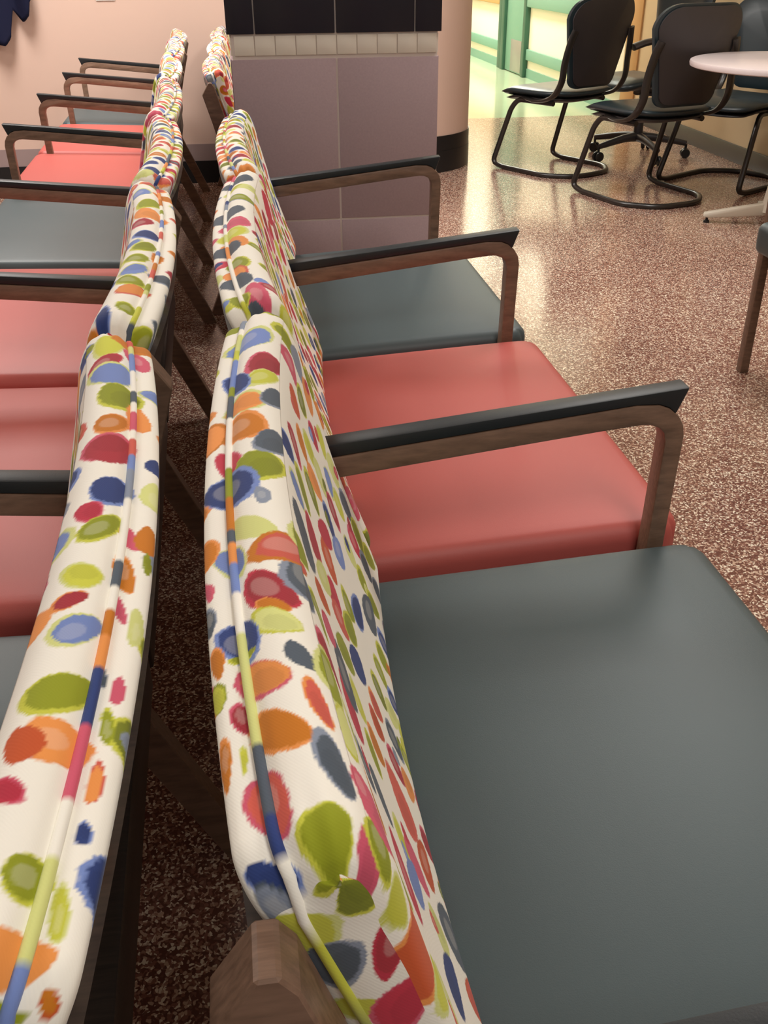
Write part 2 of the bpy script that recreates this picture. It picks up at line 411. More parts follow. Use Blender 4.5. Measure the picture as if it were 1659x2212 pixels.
HAND = {
 1: [(0.3701, 0.6169, 0.0188, -0.0204, 0.022, 0.0203, 'blue', 'pale'),
  (0.3481, 0.681, 0.0097, -0.008, 0.0097, 0.0116, 'olive', 'lime'),
  (0.3901, 0.5488, 0.02, 0.003, -0.0042, -0.0297, 'red', 'pink'),
  (0.3881, 0.5167, 0.017, 0.009, -0.001, -0.019, 'lime', 'pale'),
  (0.3621, 0.5207, 0.016, -0.008, 0.0059, -0.0294, 'navy', 'blue'),
  (0.3721, 0.4667, 0.0167, -0.0149, 0.0134, 0.015, 'orange', 'pale'),
  (0.3701, 0.4206, 0.0178, -0.0241, 0.0176, 0.013, 'ochre', 'orange'),
  (0.3581, 0.3725, 0.013, -0.006, 0.004, -0.025, 'crimson', 'pink'),
  (0.3841, 0.3485, 0.024, 0.004, -0.003, -0.026, 'olive', 'lime'),
  (0.3601, 0.3285, 0.0168, -0.0248, 0.0183, 0.0124, 'navy', 'blue'),
  (0.4001, 0.4787, 0.011, -0.007, -0.009, -0.02, 'slate', 'grey'),
  (0.3961, 0.3906, 0.013, -0.009, -0.011, -0.02, 'slate', 'grey'),
  (0.3841, 0.3024, 0.006, 0.0, 0.0, -0.011, 'grey', 'grey'),
  (0.3741, 0.2644, 0.018, -0.01, 0.0, -0.014, 'pale', 'pale'),
  (0.3561, 0.2403, 0.01, 0.006, 0.009, -0.02, 'blue', 'pale'),
  (0.3801, 0.1903, 0.018, -0.013, -0.004, -0.018, 'red', 'crimson'),
  (0.3801, 0.1742, 0.011, -0.005, -0.001, -0.007, 'ochre', 'orange'),
  (0.3801, 0.1602, 0.016, -0.007, -0.002, -0.012, 'pale', 'lime'),
  (0.3561, 0.1582, 0.012, 0.007, 0.01, -0.02, 'navy', 'blue'),
  (0.3561, 0.1442, 0.01, -0.001, 0.001, -0.004, 'olive', 'lime'),
  (0.3661, 0.1182, 0.018, -0.007, 0.0, -0.015, 'orange', 'pink'),
  (0.3501, 0.0981, 0.003, -0.013, -0.005, -0.002, 'red', 'pink'),
  (0.3701, 0.0761, 0.018, -0.011, -0.003, -0.014, 'ochre', 'orange'),
  (0.3481, 0.0701, -0.001, -0.01, -0.002, 0.002, 'lime', 'pale'),
  (0.3581, 0.0361, 0.0048, -0.0208, -0.012, -0.002, 'coral', 'pink'),
  (0.3821, 0.01, 0.0007, -0.0153, -0.014, -0.002, 'olive', 'lime'),
  (0.3501, 0.006, 0.014, -0.004, -0.0028, -0.0047, 'navy', 'blue'),
  (0.3441, 0.0, 0.0099, -0.0012, 0.0006, 0.005, 'grey', 'slate'),
  (0.3261, 2.0143, 0.008, 0.0195, -0.023, -0.0007, 'lime', 'pale'),
  (0.298, 2.0195, 0.012, 0.0195, -0.026, -0.0039, 'slate', 'grey'),
  (0.308, 2.0507, -0.0303, -0.0153, 0.008, -0.0065, 'red', 'crimson'),
  (0.4921, 0.008, -0.0189, -0.0233, 0.0233, -0.0189, 'rust', 'orange'),
  (0.4061, 0.004, -0.0, -0.018, -0.009, -0.003, 'pink', 'pink'),
  (0.4161, 0.014, 0.01, -0.011, -0.009, -0.006, 'olive', 'lime'),
  (0.25, 2.013, 0.006, 0.0195, -0.011, -0.0032, 'lime', 'pale'),
  (0.254, 2.0403, 0.02, 0.0247, -0.017, 0.0019, 'crimson', 'pink'),
  (0.4081, 0.2123, 0.014, -0.017, -0.015, -0.02, 'slate', 'grey'),
  (0.3901, 0.1282, 0.008, -0.009, -0.004, -0.007, 'slate', 'slate'),
  (0.3941, 0.0501, 0.006, -0.022, -0.007, -0.006, 'slate', 'grey'),
  (0.3981, 0.2403, 0.028, 0.0, -0.012, -0.019, 'coral', 'ochre'),
  (0.4201, 0.2704, 0.018, -0.008, -0.012, -0.02, 'olive', 'pale'),
  (0.3941, 0.0921, 0.005, -0.019, -0.005, -0.005, 'coral', 'orange'),
  (0.4181, 0.1322, 0.01, -0.02, -0.017, -0.02, 'olive', 'pale'),
  (0.4201, 0.0901, 0.003, -0.02, -0.013, -0.013, 'pale', 'lime'),
  (0.5101, 0.2043, 0.0246, -0.0014, 0.0016, 0.0296, 'crimson', 'crimson'),
  (0.5201, 0.2463, 0.0258, 0.0007, -0.0008, 0.03, 'slate', 'slate'),
  (0.4881, 0.3024, 0.02, 0.001, -0.0128, -0.0182, 'rust', 'ochre'),
  (0.5441, 0.3765, 0.021, 0.0, -0.0156, -0.0225, 'crimson', 'crimson'),
  (0.5441, 0.4286, 0.021, -0.008, -0.0137, -0.0211, 'rust', 'rust'),
  (0.4901, 0.3845, 0.022, 0.0037, -0.0044, 0.0264, 'red', 'crimson'),
  (0.4521, 0.3285, 0.0248, 0.0109, -0.0121, 0.0275, 'slate', 'slate'),
  (0.5101, 0.3565, 0.016, -0.004, -0.0168, -0.0248, 'pale', 'pale'),
  (0.5401, 0.4687, 0.019, 0.001, -0.0153, -0.0258, 'crimson', 'crimson'),
  (0.6361, 0.4707, 0.009, -0.021, -0.018, -0.024, 'navy', 'blue'),
  (0.6821, 0.5247, 0.011, -0.023, -0.018, -0.024, 'slate', 'slate'),
  (0.5981, 0.3505, 0.014, -0.011, -0.019, -0.0232, 'navy', 'navy'),
  (0.5461, 0.3044, 0.021, -0.002, -0.0187, -0.0234, 'olive', 'olive'),
  (0.5541, 0.3585, 0.021, -0.002, -0.0151, -0.0205, 'coral', 'coral'),
  (0.4861, 0.2604, 0.016, -0.003, -0.0156, -0.0206, 'pink', 'crimson'),
  (0.5941, 0.3946, 0.014, -0.011, -0.018, -0.024, 'olive', 'lime'),
  (0.5881, 0.5087, 0.014, -0.011, -0.014, -0.022, 'blue', 'blue'),
  (0.5481, 0.1602, 0.024, -0.007, -0.0142, -0.013, 'slate', 'slate'),
  (0.4281, 0.0381, -0.003, -0.02, 0.024, -0.0036, 'pink', 'pink'),
  (0.5561, 0.1021, 0.0268, -0.0007, 0.0008, 0.03, 'crimson', 'crimson'),
  (0.6101, 0.1362, 0.004, -0.017, -0.0239, -0.0181, 'blue', 'blue'),
  (0.6461, 0.0841, -0.004, -0.025, -0.0255, -0.0158, 'navy', 'navy'),
  (0.7161, 0.1622, 0.019, -0.017, -0.0247, -0.017, 'slate', 'slate'),
  (0.5401, 0.022, 0.002, -0.018, -0.02, -0.0126, 'lime', 'pale'),
  (0.6601, 0.2443, -0.001, -0.029, 0.03, -0.001, 'coral', 'coral'),
  (0.6901, 0.2103, 0.003, -0.023, -0.019, -0.015, 'rust', 'rust'),
  (0.4461, 0.008, 0.0173, 0.0003, -0.0002, 0.0087, 'lime', 'pale'),
  (0.7341, 0.1242, 0.008, -0.014, -0.0254, -0.0159, 'coral', 'rust'),
  (0.4141, 0.0461, -0.0011, -0.0144, 0.0103, -0.0008, 'pink', 'pink'),
  (0.3381, 0.2604, -0.001, -0.018, 0.009, -0.0005, 'ochre', 'orange'),
  (0.3381, 0.2183, -0.001, -0.009, -0.004, 0.004, 'pink', 'pink'),
  (0.3361, 0.1883, -0.002, -0.014, -0.006, 0.006, 'slate', 'grey'),
  (0.3401, 0.1482, -0.001, -0.014, -0.005, 0.004, 'ochre', 'orange'),
  (0.3381, 0.1202, 0.0, -0.012, 0.006, 0.0, 'lime', 'olive'),
  (0.3381, 0.0721, -0.002, -0.018, -0.004, 0.004, 'ochre', 'orange'),
  (0.3401, 0.4306, -0.001, -0.028, 0.014, -0.0005, 'orange', 'ochre')],
 2: [(0.3681, 0.6349, 0.0101, -0.0283, 0.0283, 0.0101, 'slate', 'slate'),
  (0.3821, 0.4967, 0.028, -0.016, 0.0, -0.0207, 'olive', 'grey'),
  (0.3601, 0.4126, 0.0091, -0.0286, 0.0286, 0.0091, 'slate', 'slate'),
  (0.3741, 0.3425, 0.0159, -0.0255, 0.0197, 0.0123, 'pink', 'pink'),
  (0.3681, 0.2904, 0.0093, -0.0285, 0.0237, 0.0077, 'lime', 'pale'),
  (0.3701, 0.2403, 0.0121, -0.0275, 0.0165, 0.0073, 'orange', 'orange'),
  (0.3581, 0.2283, 0.0122, -0.0274, 0.0181, 0.008, 'slate', 'slate'),
  (0.3681, 0.1462, 0.0098, -0.0284, 0.0142, 0.0049, 'olive', 'lime'),
  (0.3621, 0.1142, 0.0102, -0.0282, 0.0141, 0.0051, 'orange', 'coral'),
  (0.3621, 0.0841, 0.0131, -0.027, 0.0145, 0.0071, 'slate', 'slate'),
  (0.3781, 0.016, 0.011, -0.026, -0.01, -0.015, 'pink', 'pink'),
  (0.3561, 0.028, 0.014, -0.008, -0.001, -0.018, 'olive', 'lime'),
  (0.3701, 0.002, 0.0113, -0.0041, 0.0021, 0.0056, 'slate', 'slate'),
  (0.3601, 2.0416, -0.024, 0.0104, -0.006, -0.0117, 'red', 'crimson'),
  (0.4521, 0.6489, 0.022, 0.0195, -0.0199, 0.0224, 'crimson', 'crimson')],
 11: [(0.3801, 0.05, -0.017, -0.013, -0.001, 0.03, 'lime', 'pale'),
  (0.3501, 0.016, 0.0043, 0.0297, -0.0297, 0.0043, 'ochre', 'ochre'),
  (0.3841, 0.094, -0.018, -0.02, -0.003, 0.015, 'red', 'crimson'),
  (0.3761, 0.118, -0.0156, -0.0256, 0.0198, -0.0121, 'blue', 'pale'),
  (0.3681, 0.168, -0.022, -0.006, 0.001, 0.028, 'olive', 'lime'),
  (0.3741, 0.226, -0.016, -0.011, -0.001, 0.018, 'ochre', 'orange'),
  (0.3521, 0.2, -0.01, 0.015, 0.005, 0.017, 'orange', 'orange'),
  (0.3741, 0.268, -0.0146, -0.0253, 0.018, -0.0104, 'red', 'pink'),
  (0.3501, 0.066, -0.0052, 0.0225, -0.0113, -0.0026, 'pink', 'pink'),
  (0.3681, 0.334, -0.017, -0.01, -0.002, 0.02, 'navy', 'blue'),
  (0.3821, 0.368, -0.009, -0.008, -0.005, 0.012, 'crimson', 'pink'),
  (0.3721, 0.386, -0.015, -0.019, -0.004, 0.012, 'olive', 'lime'),
  (0.3521, 0.386, -0.006, 0.014, 0.004, 0.005, 'pink', 'pink'),
  (0.3781, 0.444, -0.0112, -0.0081, 0.0084, -0.0117, 'lime', 'pale'),
  (0.3521, 0.428, -0.006, 0.02, 0.006, 0.007, 'ochre', 'orange'),
  (0.3821, 0.47, -0.0101, -0.0083, 0.0048, -0.0059, 'red', 'orange'),
  (0.3521, 0.464, -0.005, 0.014, 0.003, 0.003, 'pink', 'pink'),
  (0.3741, 0.496, -0.0128, -0.0146, 0.0095, -0.0084, 'blue', 'pale'),
  (0.3741, 0.548, -0.02, -0.01, -0.005, 0.014, 'olive', 'lime'),
  (0.3541, 0.526, -0.003, 0.009, 0.003, 0.002, 'slate', 'grey'),
  (0.3681, 0.582, -0.019, 0.001, -0.001, 0.014, 'orange', 'orange'),
  (0.3841, 0.584, -0.0095, -0.0035, 0.0042, -0.0114, 'rust', 'rust'),
  (0.3861, 0.614, -0.0108, 0.0064, -0.0039, -0.0066, 'crimson', 'pink'),
  (0.3641, 0.658, -0.012, -0.002, -0.002, 0.012, 'olive', 'lime'),
  (0.3601, 0.692, -0.016, -0.0029, -0.002, 0.01, 'orange', 'orange'),
  (0.3561, 0.708, -0.0078, -0.0006, -0.002, 0.002, 'olive', 'olive'),
  (0.3461, 0.562, 0.002, -0.014, -0.004, 0.0, 'olive', 'lime'),
  (0.3461, 0.6, -0.0, -0.014, -0.004, 0.0, 'orange', 'coral'),
  (0.3461, 0.63, 0.0, -0.007, -0.004, 0.001, 'navy', 'blue'),
  (0.3481, 0.67, 0.0017, -0.015, -0.004, -0.0, 'lime', 'pale'),
  (0.3421, 0.704, 0.002, -0.004, -0.004, -0.0, 'ochre', 'rust'),
  (0.3381, 0.276, 0.0, -0.012, 0.0078, 0.0, 'navy', 'navy'),
  (0.3381, 0.322, 0.0, -0.02, 0.01, 0.0, 'pale', 'pale'),
  (0.3401, 0.384, 0.001, -0.017, 0.0085, 0.0005, 'ochre', 'ochre'),
  (0.3381, 0.412, 0.001, -0.012, -0.003, -0.002, 'olive', 'olive'),
  (0.3401, 0.48, 0.001, -0.017, -0.005, -0.003, 'pale', 'pale'),
  (0.3441, 0.536, 0.0, -0.011, -0.004, 0.0, 'pink', 'pink')],
 12: [(0.3901, 0.1043, -0.0189, 0.0095, -0.0114, -0.0227, 'blue', 'pale'),
  (0.3761, 0.1805, -0.023, -0.017, 0.0, 0.03, 'olive', 'lime'),
  (0.3761, 0.2487, -0.027, 0.007, 0.0, 0.03, 'orange', 'orange'),
  (0.3881, 0.2989, -0.0159, -0.0107, 0.0128, -0.0191, 'red', 'pink'),
  (0.3761, 0.367, -0.0137, -0.0172, 0.0162, -0.0129, 'navy', 'blue'),
  (0.3761, 0.4272, -0.0111, -0.0229, 0.014, -0.0068, 'olive', 'lime'),
  (0.3821, 0.4814, -0.0108, -0.0146, 0.0148, -0.011, 'olive', 'lime'),
  (0.3561, 0.4513, -0.009, -0.003, 0.001, 0.0231, 'ochre', 'orange'),
  (0.3801, 0.5295, -0.0121, -0.0248, 0.0141, -0.0069, 'blue', 'pale'),
  (0.3781, 0.5736, -0.02, 0.002, -0.002, 0.0181, 'olive', 'lime'),
  (0.3701, 0.6037, -0.021, -0.012, -0.002, 0.017, 'orange', 'coral'),
  (0.3921, 0.688, 0.0, -0.0301, -0.01, 0.006, 'navy', 'blue'),
  (0.3681, 0.6639, -0.0116, -0.0073, 0.0078, -0.0123, 'olive', 'lime'),
  (0.5381, 0.2908, -0.013, -0.004, 0.011, -0.01, 'orange', 'orange')],
}
#HAND_BLOBS#

def cushion_me(name, L, ds, dt, seed, mirror=False):
    S, T, U, Y, Z, sp = cushion_grid(L, ds, dt)
    ns, nt_ = S.shape
    hand = HAND.get(seed, [])
    keep = [(h[0], h[1], max(abs(h[2]), abs(h[4])) + .013, max(abs(h[3]), abs(h[5])) + .013) for h in hand]
    capb = [(b_[0], b_[1] + o_) + b_[2:] for o_, sd in ((2.0, 53), (2.4, 90)) for b_ in blob_list(seed + sd, S.max() * .55, .06, [(h[0], h[1] - o_, max(abs(h[2]), abs(h[4])) + .012, max(abs(h[3]), abs(h[5])) + .012) for h in hand])]
    bl = blob_list(seed, S.max(), L, keep) + capb + [tuple(h) for h in hand]
    col = paint(S, T, bl)
    co = np.stack([U, Y, Z], -1).reshape(-1, 3)
    idx = np.arange(ns * nt_).reshape(ns, nt_)
    f = np.stack([idx[:-1, :-1], idx[1:, :-1], idx[1:, 1:], idx[:-1, 1:]], -1).reshape(-1, 4)
    # bottom closing strip and end caps
    me = bpy.data.meshes.new(name)
    faces = f.tolist()
    faces += [(int(idx[-1, j]), int(idx[0, j]), int(idx[0, j + 1]), int(idx[-1, j + 1])) for j in range(nt_ - 1)]
    # end caps: strips between the rear and front halves of the section
    ex_v = []; ex_c = []; base = ns * nt_; half = ns // 2
    for sgn in (1, -1):
        Pc, Vc, Tc, ks = cap_grid(S, U, Y, Z, sgn)
        g = paint(Vc, Tc, bl)
        off = base + len(ex_v); m1 = Vc.shape[1]
        ex_v += Pc.reshape(-1, 3).tolist(); ex_c += g.reshape(-1, 3).tolist()
        for a_ in range(len(ks) - 1):
            for m_ in range(m1 - 1):
                q4 = (off + a_ * m1 + m_, off + a_ * m1 + m_ + 1, off + (a_ + 1) * m1 + m_ + 1, off + (a_ + 1) * m1 + m_)
                faces.append(q4[::-1] if sgn < 0 else q4)
    co = np.concatenate([co, np.array(ex_v)]); nv_all = len(co)
    me.from_pydata(co.tolist(), [], faces)
    if mirror is None: pass
    me.flip_normals()
    a = me.color_attributes.new('print', 'FLOAT_COLOR', 'POINT')
    buf = np.ones((nv_all, 4), dtype=np.float32); buf[:, :3] = np.concatenate([col.reshape(-1, 3), np.array(ex_c)])
    a.data.foreach_set('color', buf.ravel())
    me.materials.append(M['fabric'])
    me.polygons.foreach_set('use_smooth', [True] * len(me.polygons))
    me.update()
    return me

def piping_me(name, L, seed, dt):
    S, T, U, Y, Z, sp = cushion_grid(L, .004, dt)
    k = int(np.argmin(np.abs(S[:, 0] - sp)))
    top = [Vector((U[k, j], Y[k, j], Z[k, j] + .001)) for j in range(0, S.shape[1])]
    top = [p for p in top if .0035 < p.y < L - .0035]
    # down both ends, parallel to the rear face
    def side(y):
        pts = []
        for zz, uu in ((.752, .0275), (.735, .033), (.70, .044), (.64, .063), (.58, .081), (.50, .105), (.47, .114)):
            pts.append(Vector((uu, y, zz)))
        return pts
    path = list(reversed(side(-.0012))) + top + side(L + .0012)
    me = tube_me(name, path, .0031, M['fabric'], seg=8)
    # colour of the covering strip: its own length of the print
    n = len(path); s = np.zeros(n)
    for i in range(1, n): s[i] = s[i - 1] + (path[i] - path[i - 1]).length
    rnd = random.Random(seed * 3 + 1); cols = np.zeros((n, 3)); pos = 0; i = 0
    names = ['cream', 'cream', 'orange', 'lime', 'slate', 'cream', 'blue', 'pink', 'olive', 'cream', 'grey', 'coral', 'navy', 'pale', 'ochre']
    seq = []
    while pos < s[-1] + .05:
        seq.append((pos, rnd.choice(names))); pos += rnd.uniform(.014, .05)
    for i in range(n):
        c = [q for q in seq if q[0] <= s[i]][-1][1]; cols[i] = COLL[c]
    buf = np.ones((n * 8, 4), dtype=np.float32); buf[:, :3] = np.repeat(cols, 8, axis=0)
    a = me.color_attributes.new('print', 'FLOAT_COLOR', 'POINT'); a.data.foreach_set('color', buf.ravel())
    return me

# ------------------------------------------------------------------ waiting-room chair
# local frame: x forward (towards the sitter's knees), y along the row (0..L), z up
ARM_OUT = [(.050, .6025), (.108, .6085), (.25, .624), (.426, .643), (.470, .6478), (.498, .6465), (.512, .641), (.524, .631), (.532, .618), (.535, .603), (.534, .56), (.532, .475), (.530, .36), (.530, 0)]
ARM_IN = [(.503, 0), (.506, .36), (.509, .475), (.5105, .56), (.511, .598), (.508, .609), (.501, .6165), (.490, .621), (.478, .6215), (.429, .617), (.25, .597), (.112, .581), (.050, .575)]
PAD = [(.072, .6215), (.533, .6675), (.520, .633), (.510, .6425), (.498, .647), (.470, .6483), (.426, .6435), (.25, .6245), (.076, .605)]
REAR = [(.006, .757), (-.016, .722), (.009, .636), (.082, .345), (.082, .318), (-.057, 0), (-.014, 0), (.126, .305), (.134, .345), (.126, .40), (.060, .62), (.024, .745), (.016, .757)]
AT = .015

def arm_meshes(y):
    a = prism_y('armrest', ARM_OUT + ARM_IN, y - AT, y + AT, M['wood'], .003, 2, 50)
    p = prism_y('arm_pad', PAD, y - AT + .0005, y + AT - .0005, M['arm_black'], .003, 2, 30)
    r = prism_y('rear_leg', REAR, y - AT, y + AT, M['wood'], .0015, 1, 20); r.set_sharp_from_angle(angle=math.radians(12))
    return a, p, r

def seat_me(L, mat):
    ux0, ux1 = .085, .575; y0, y1 = .0175, L - .0175
    nx, ny = 40, 44
    verts = []; idx = {}
    def top(u, y):
        q = (u - ux0) / (ux1 - ux0); s = (y - y0) / (y1 - y0) * 2 - 1
        z = .432 + .024 * q + .012 * (1 - s ** 4) * (1 - (2 * q - 1) ** 4) + .004
        e = min(y - y0, y1 - y); r = .022
        if e < r: z -= (r - math.sqrt(max(r * r - (r - e) ** 2, 0)))
        e = min(ux1 - u, .2)
        if e < r: z -= (r - math.sqrt(max(r * r - (r - e) ** 2, 0))) * .9
        return z
    def spaced(a, b, n):
        base = [a + (b - a) * i / n for i in range(n + 1)]
        ex = []
        for e in (.0, .0008, .0025, .005, .009, .014, .02): ex += [a + e, b - e]
        return sorted(set(round(v, 5) for v in base + ex))
    xs = spaced(ux0, ux1, nx); ys = spaced(y0, y1, ny)
    # rounded plan corners at the front
    def plan(u, y):
        r = .035
        cx = ux1 - r
        for yc, sgn in ((y0 + r, -1), (y1 - r, 1)):
            if u > cx and (y - yc) * sgn > 0:
                dx, dy = (u - cx) / r, abs(y - yc) / r
                k = max(dx, dy); l = math.hypot(dx, dy)
                if l > 0: return cx + dx * r * k / l, yc + sgn * dy * r * k / l
        return u, y
    G = []
    for u in xs:
        row = []
        for y in ys:
            pu, py = plan(u, y); row.append(len(verts)); verts.append((pu, py, top(u, y)))
        G.append(row)
    faces = [(G[i][j], G[i + 1][j], G[i + 1][j + 1], G[i][j + 1]) for i in range(len(xs) - 1) for j in range(len(ys) - 1)]
    ring = [G[0][j] for j in range(len(ys))] + [G[i][-1] for i in range(1, len(xs))] + [G[-1][j] for j in range(len(ys) - 2, -1, -1)] + [G[i][0] for i in range(len(xs) - 2, 0, -1)]
    low = []
    cxm, cym = (ux0 + ux1) / 2, (y0 + y1) / 2
    prev = ring
    for dz, ins in ((.030, .0), (.048, .001), (.056, .006)):
        cur = []
        for k in ring:
            x, y, z = verts[k]
            zb = .432 + .024 * (x - ux0) / (ux1 - ux0) - .02
            vx = x - math.copysign(ins, x - cxm) if abs(x - cxm) > .2 else x
            vy = y - math.copysign(ins, y - cym) if abs(y - cym) > .3 else y
            cur.append(len(verts)); verts.append((vx, vy, zb - dz))
        n = len(ring)
        faces += [(prev[i], prev[(i + 1) % n], cur[(i + 1) % n], cur[i]) for i in range(n)]
        prev = cur
    faces.append(tuple(prev))
    return me_from('seat_cushion', verts, faces, mat, angle=60)

CACHE = {}
def cached(key, fn):
    if key not in CACHE: CACHE[key] = fn()
    return CACHE[key]

def make_chair(loc, rz, L, color, seed, label, group, near_arm=True, far_arm=False, ds=.0022, flip=False):
    """flip: chair turned half round so that its y axis runs towards the viewer"""
    root = empty('waiting_room_chair', loc, rz, label=label, cat='chair', group=group)
    link('seat', cached(('seat', L, color), lambda: seat_me(L, M[color])), None, root)
    cL = L - 2 * MARG
    cm = cached(('cush', L, seed, ds), lambda: cushion_me('backrest', cL, ds, ds, seed))
    b = link('backrest', cm, None, root); b.location = (0, MARG, 0)
    link('piping', cached(('pip', L, seed), lambda: piping_me('piping', cL, seed, max(ds * 2, .004))), None, b)
    def shell():
        ny = 24; v = []; f = []
        zs = [(.47, .084), (.56, .0565), (.66, .0275), (.742, .0035)]
        for z, u in zs:
            for j in range(ny + 1):
                t = cL * j / ny; v.append((u - bow(t, cL), t + MARG, z))
        n = ny + 1; base = len(v)
        for z, u in zs:
            for j in range(ny + 1):
                t = cL * j / ny; v.append((u - bow(t, cL) + .016, t + MARG, z))
        for i in range(3):
            for j in range(ny):
                a = i * n + j
                f.append((a, a + 1, a + n + 1, a + n)); f.append((base + a, base + a + n, base + a + n + 1, base + a + 1))
        for j in range(ny):
            f.append((3 * n + j, 3 * n + j + 1, base + 3 * n + j + 1, base + 3 * n + j)); f.append((j, base + j, base + j + 1, j + 1))
        for i in range(3):
            f.append((i * n, i * n + n, base + i * n + n, base + i * n)); f.append((i * n + ny, base + i * n + ny, base + i * n + n + ny, i * n + n + ny))
        return me_from('back_panel', v, f, M['dark_wood'], angle=40)
    link('back_panel', cached(('shell', L), shell), None, root)
    link('rear_rail', cached(('rail', L), lambda: box_me('rear_rail', .052, .10, AT, L - AT, .335, .415, M['dark_wood'], .004)), None, root)
    link('seat_frame', cached(('sf', L), lambda: box_me('seat_frame', .10, .50, AT + .012, L - AT - .012, .335, .378, M['dark_wood'], .004)), None, root)
    ys = []
    if near_arm: ys.append(0)
    if far_arm: ys.append(L)
    for y in ys:
        a, p, r = cached(('arm', round(y, 3)), lambda: arm_meshes(y))
        ao = link('armrest', a, None, root); link('arm_pad', p, None, ao)
        link('rear_leg', r, None, root)
    return root

# ------------------------------------------------------------------ place the rows
RX = .131                                   # rear edge of the right-hand row's backs
gR = 'right-hand row of waiting room chairs'; gL = 'left-hand row of waiting room chairs'
gF = 'far chairs behind the tiled pillar'
make_chair((RX, -.74, 0), 0, .74, 'grey', 1, 'large grey vinyl seat with dotted back, nearest chair in the foreground at right', gR, ds=.0013)
make_chair((RX, 0, 0), 0, W, 'red', 2, 'red seat with dotted back between two grey seats, right-hand row', gR, ds=.0018)
make_chair((RX, W, 0), 0, W, 'grey', 3, 'grey seat with dotted back ending the right-hand row in front of the tiled pillar', gR, far_arm=True)
TH = .022
def left_chair(y0, y1, color, seed, label, dx=0, far_arm=False, ds=.0024):
    # the chair is turned half round: its local origin is at the far end, its y axis runs back towards the viewer
    L = y1 - y0
    ang = math.pi + math.atan(TH)
    x = .053 - TH * y1 + dx
    return make_chair((x, y1, 0), ang, L, color, seed, label, gL, near_arm=far_arm, far_arm=True, ds=ds)
Ls = [-.785, -.04, .695, 1.45, 2.27, 3.01, 3.755, 4.43]
left_chair(Ls[0], Ls[1], 'grey', 11, 'grey seat with dotted back, nearest chair at the left edge', ds=.0015)
left_chair(Ls[1], Ls[2], 'red', 12, 'red seat in the left row beside the nearest grey one')
left_chair(Ls[2], Ls[3], 'red', 13, 'second red seat of the left row, between a red and a grey seat')
left_chair(Ls[3], Ls[4], 'grey', 14, 'grey seat in the middle of the left row with red seats on both sides', dx=-.01)
left_chair(Ls[4], Ls[5], 'red', 12, 'red seat of the left row directly beyond the middle grey one', dx=-.02)
left_chair(Ls[5], Ls[6], 'red', 13, 'red seat of the left row next to the last grey seat', dx=-.02)
left_chair(Ls[6], Ls[7], 'grey', 14, 'last grey seat of the left row, closest to the pink wall', dx=-.015, far_arm=True)
FX = .076
for i, (a, b) in enumerate(((2.36, 3.10), (3.10, 3.83), (3.83, 4.56))):
    make_chair((FX + .006 * i, a, 0), 0, b - a, 'grey' if i != 1 else 'red', (14, 12, 13)[i],
               ('dotted back of the nearest chair behind the tiled pillar, its wooden upright showing',
                'middle chair of the far group behind the tiled pillar, only its dotted back showing',
                'farthest dotted back of the group behind the pillar, next to the pink wall')[i], gF, far_arm=(i == 2))

# wooden chair at the right edge, its leg and the corner of its grey seat in view
make_chair((2.15, 1.552, 0), math.pi, .75, 'grey', 14, 'grey seated wooden chair cut off by the right edge, one front leg showing', None, near_arm=True, far_arm=True)

# strap lying on the far grey seat
sp = [(-.520, 4.20, .464), (-.492, 4.13, .463), (-.468, 4.11, .463), (-.445, 4.07, .463), (-.425, 4.09, .462)]
o = link('strap', tube_me('strap', catmull(sp, 6), .010, M['black_base'], 8, flat=(1, .45)))
tag(o, 'short black strap lying on the last grey seat of the left row', 'strap')

# ------------------------------------------------------------------ room shell
def structure(name, me, mat=None, parent=None):
    o = link(name, me, mat, parent)
    if parent is None: o['kind'] = 'structure'
    return o

structure('floor', box_me('floor', -4.5, 3.15, -3, 6.72, -.1, 0, M['terrazzo']))
structure('floor_corridor', box_me('floor_corridor', -4.5, 3.15, 6.72, 15, -.1, 0, M['vinyl_floor']))
structure('ceiling', box_me('ceiling', -4.5, 3.3, -3, 15, 2.7, 2.8, M['ceiling']))

def wall_path(off=0):
    Xr, R, Yw = 1.56, .45, 4.66
    pts = [(-4.5, Yw - off)]
    for k in range(0, 25):
        a = -PI / 2 + (PI / 2) * k / 24
        pts.append((Xr - R + (R + off) * math.cos(a), Yw + R + (R + off) * math.sin(a)))
    pts.append((Xr + off, 15)); return pts
def strip(name, off, z0, z1, mat, thick=.12, a=0, b=None):
    out = wall_path(off)[a:b]; inn = wall_path(off - thick)[a:b]; n = len(out)
    v = []
    for (x, y) in out: v += [(x, y, z0), (x, y, z1)]
    for (x, y) in inn: v += [(x, y, z0), (x, y, z1)]
    f = []
    for i in range(n - 1):
        a = 2 * i; b = 2 * n + 2 * i
        f += [(a, a + 2, a + 3, a + 1), (b, b + 1, b + 3, b + 2), (a + 1, a + 3, b + 3, b + 1), (a, b, b + 2, a + 2)]
    f += [(0, 1, 2 * n + 1, 2 * n), (2 * n - 2, 4 * n - 2, 4 * n - 1, 2 * n - 1)]
    return me_from(name, v, f, mat, angle=30)
structure('wall_back', strip('wall_back', 0, 0, 2.7, M['pink']))
structure('trim_1', strip('trim_1', .004, .118, .206, M['lilac_band'], .003, 0, 3))
structure('dark_band_curve', strip('dark_band_curve', .006, .118, .2, M['black_base'], .005, 2, None))  # black band above the base, from the curved wall end onward
structure('baseboard_back', strip('baseboard_back', .008, 0, .118, M['black_base'], .007))
structure('wall_left', box_me('wall_left', -4.6, -4.5, -3, 4.7, 0, 2.7, M['pink']))

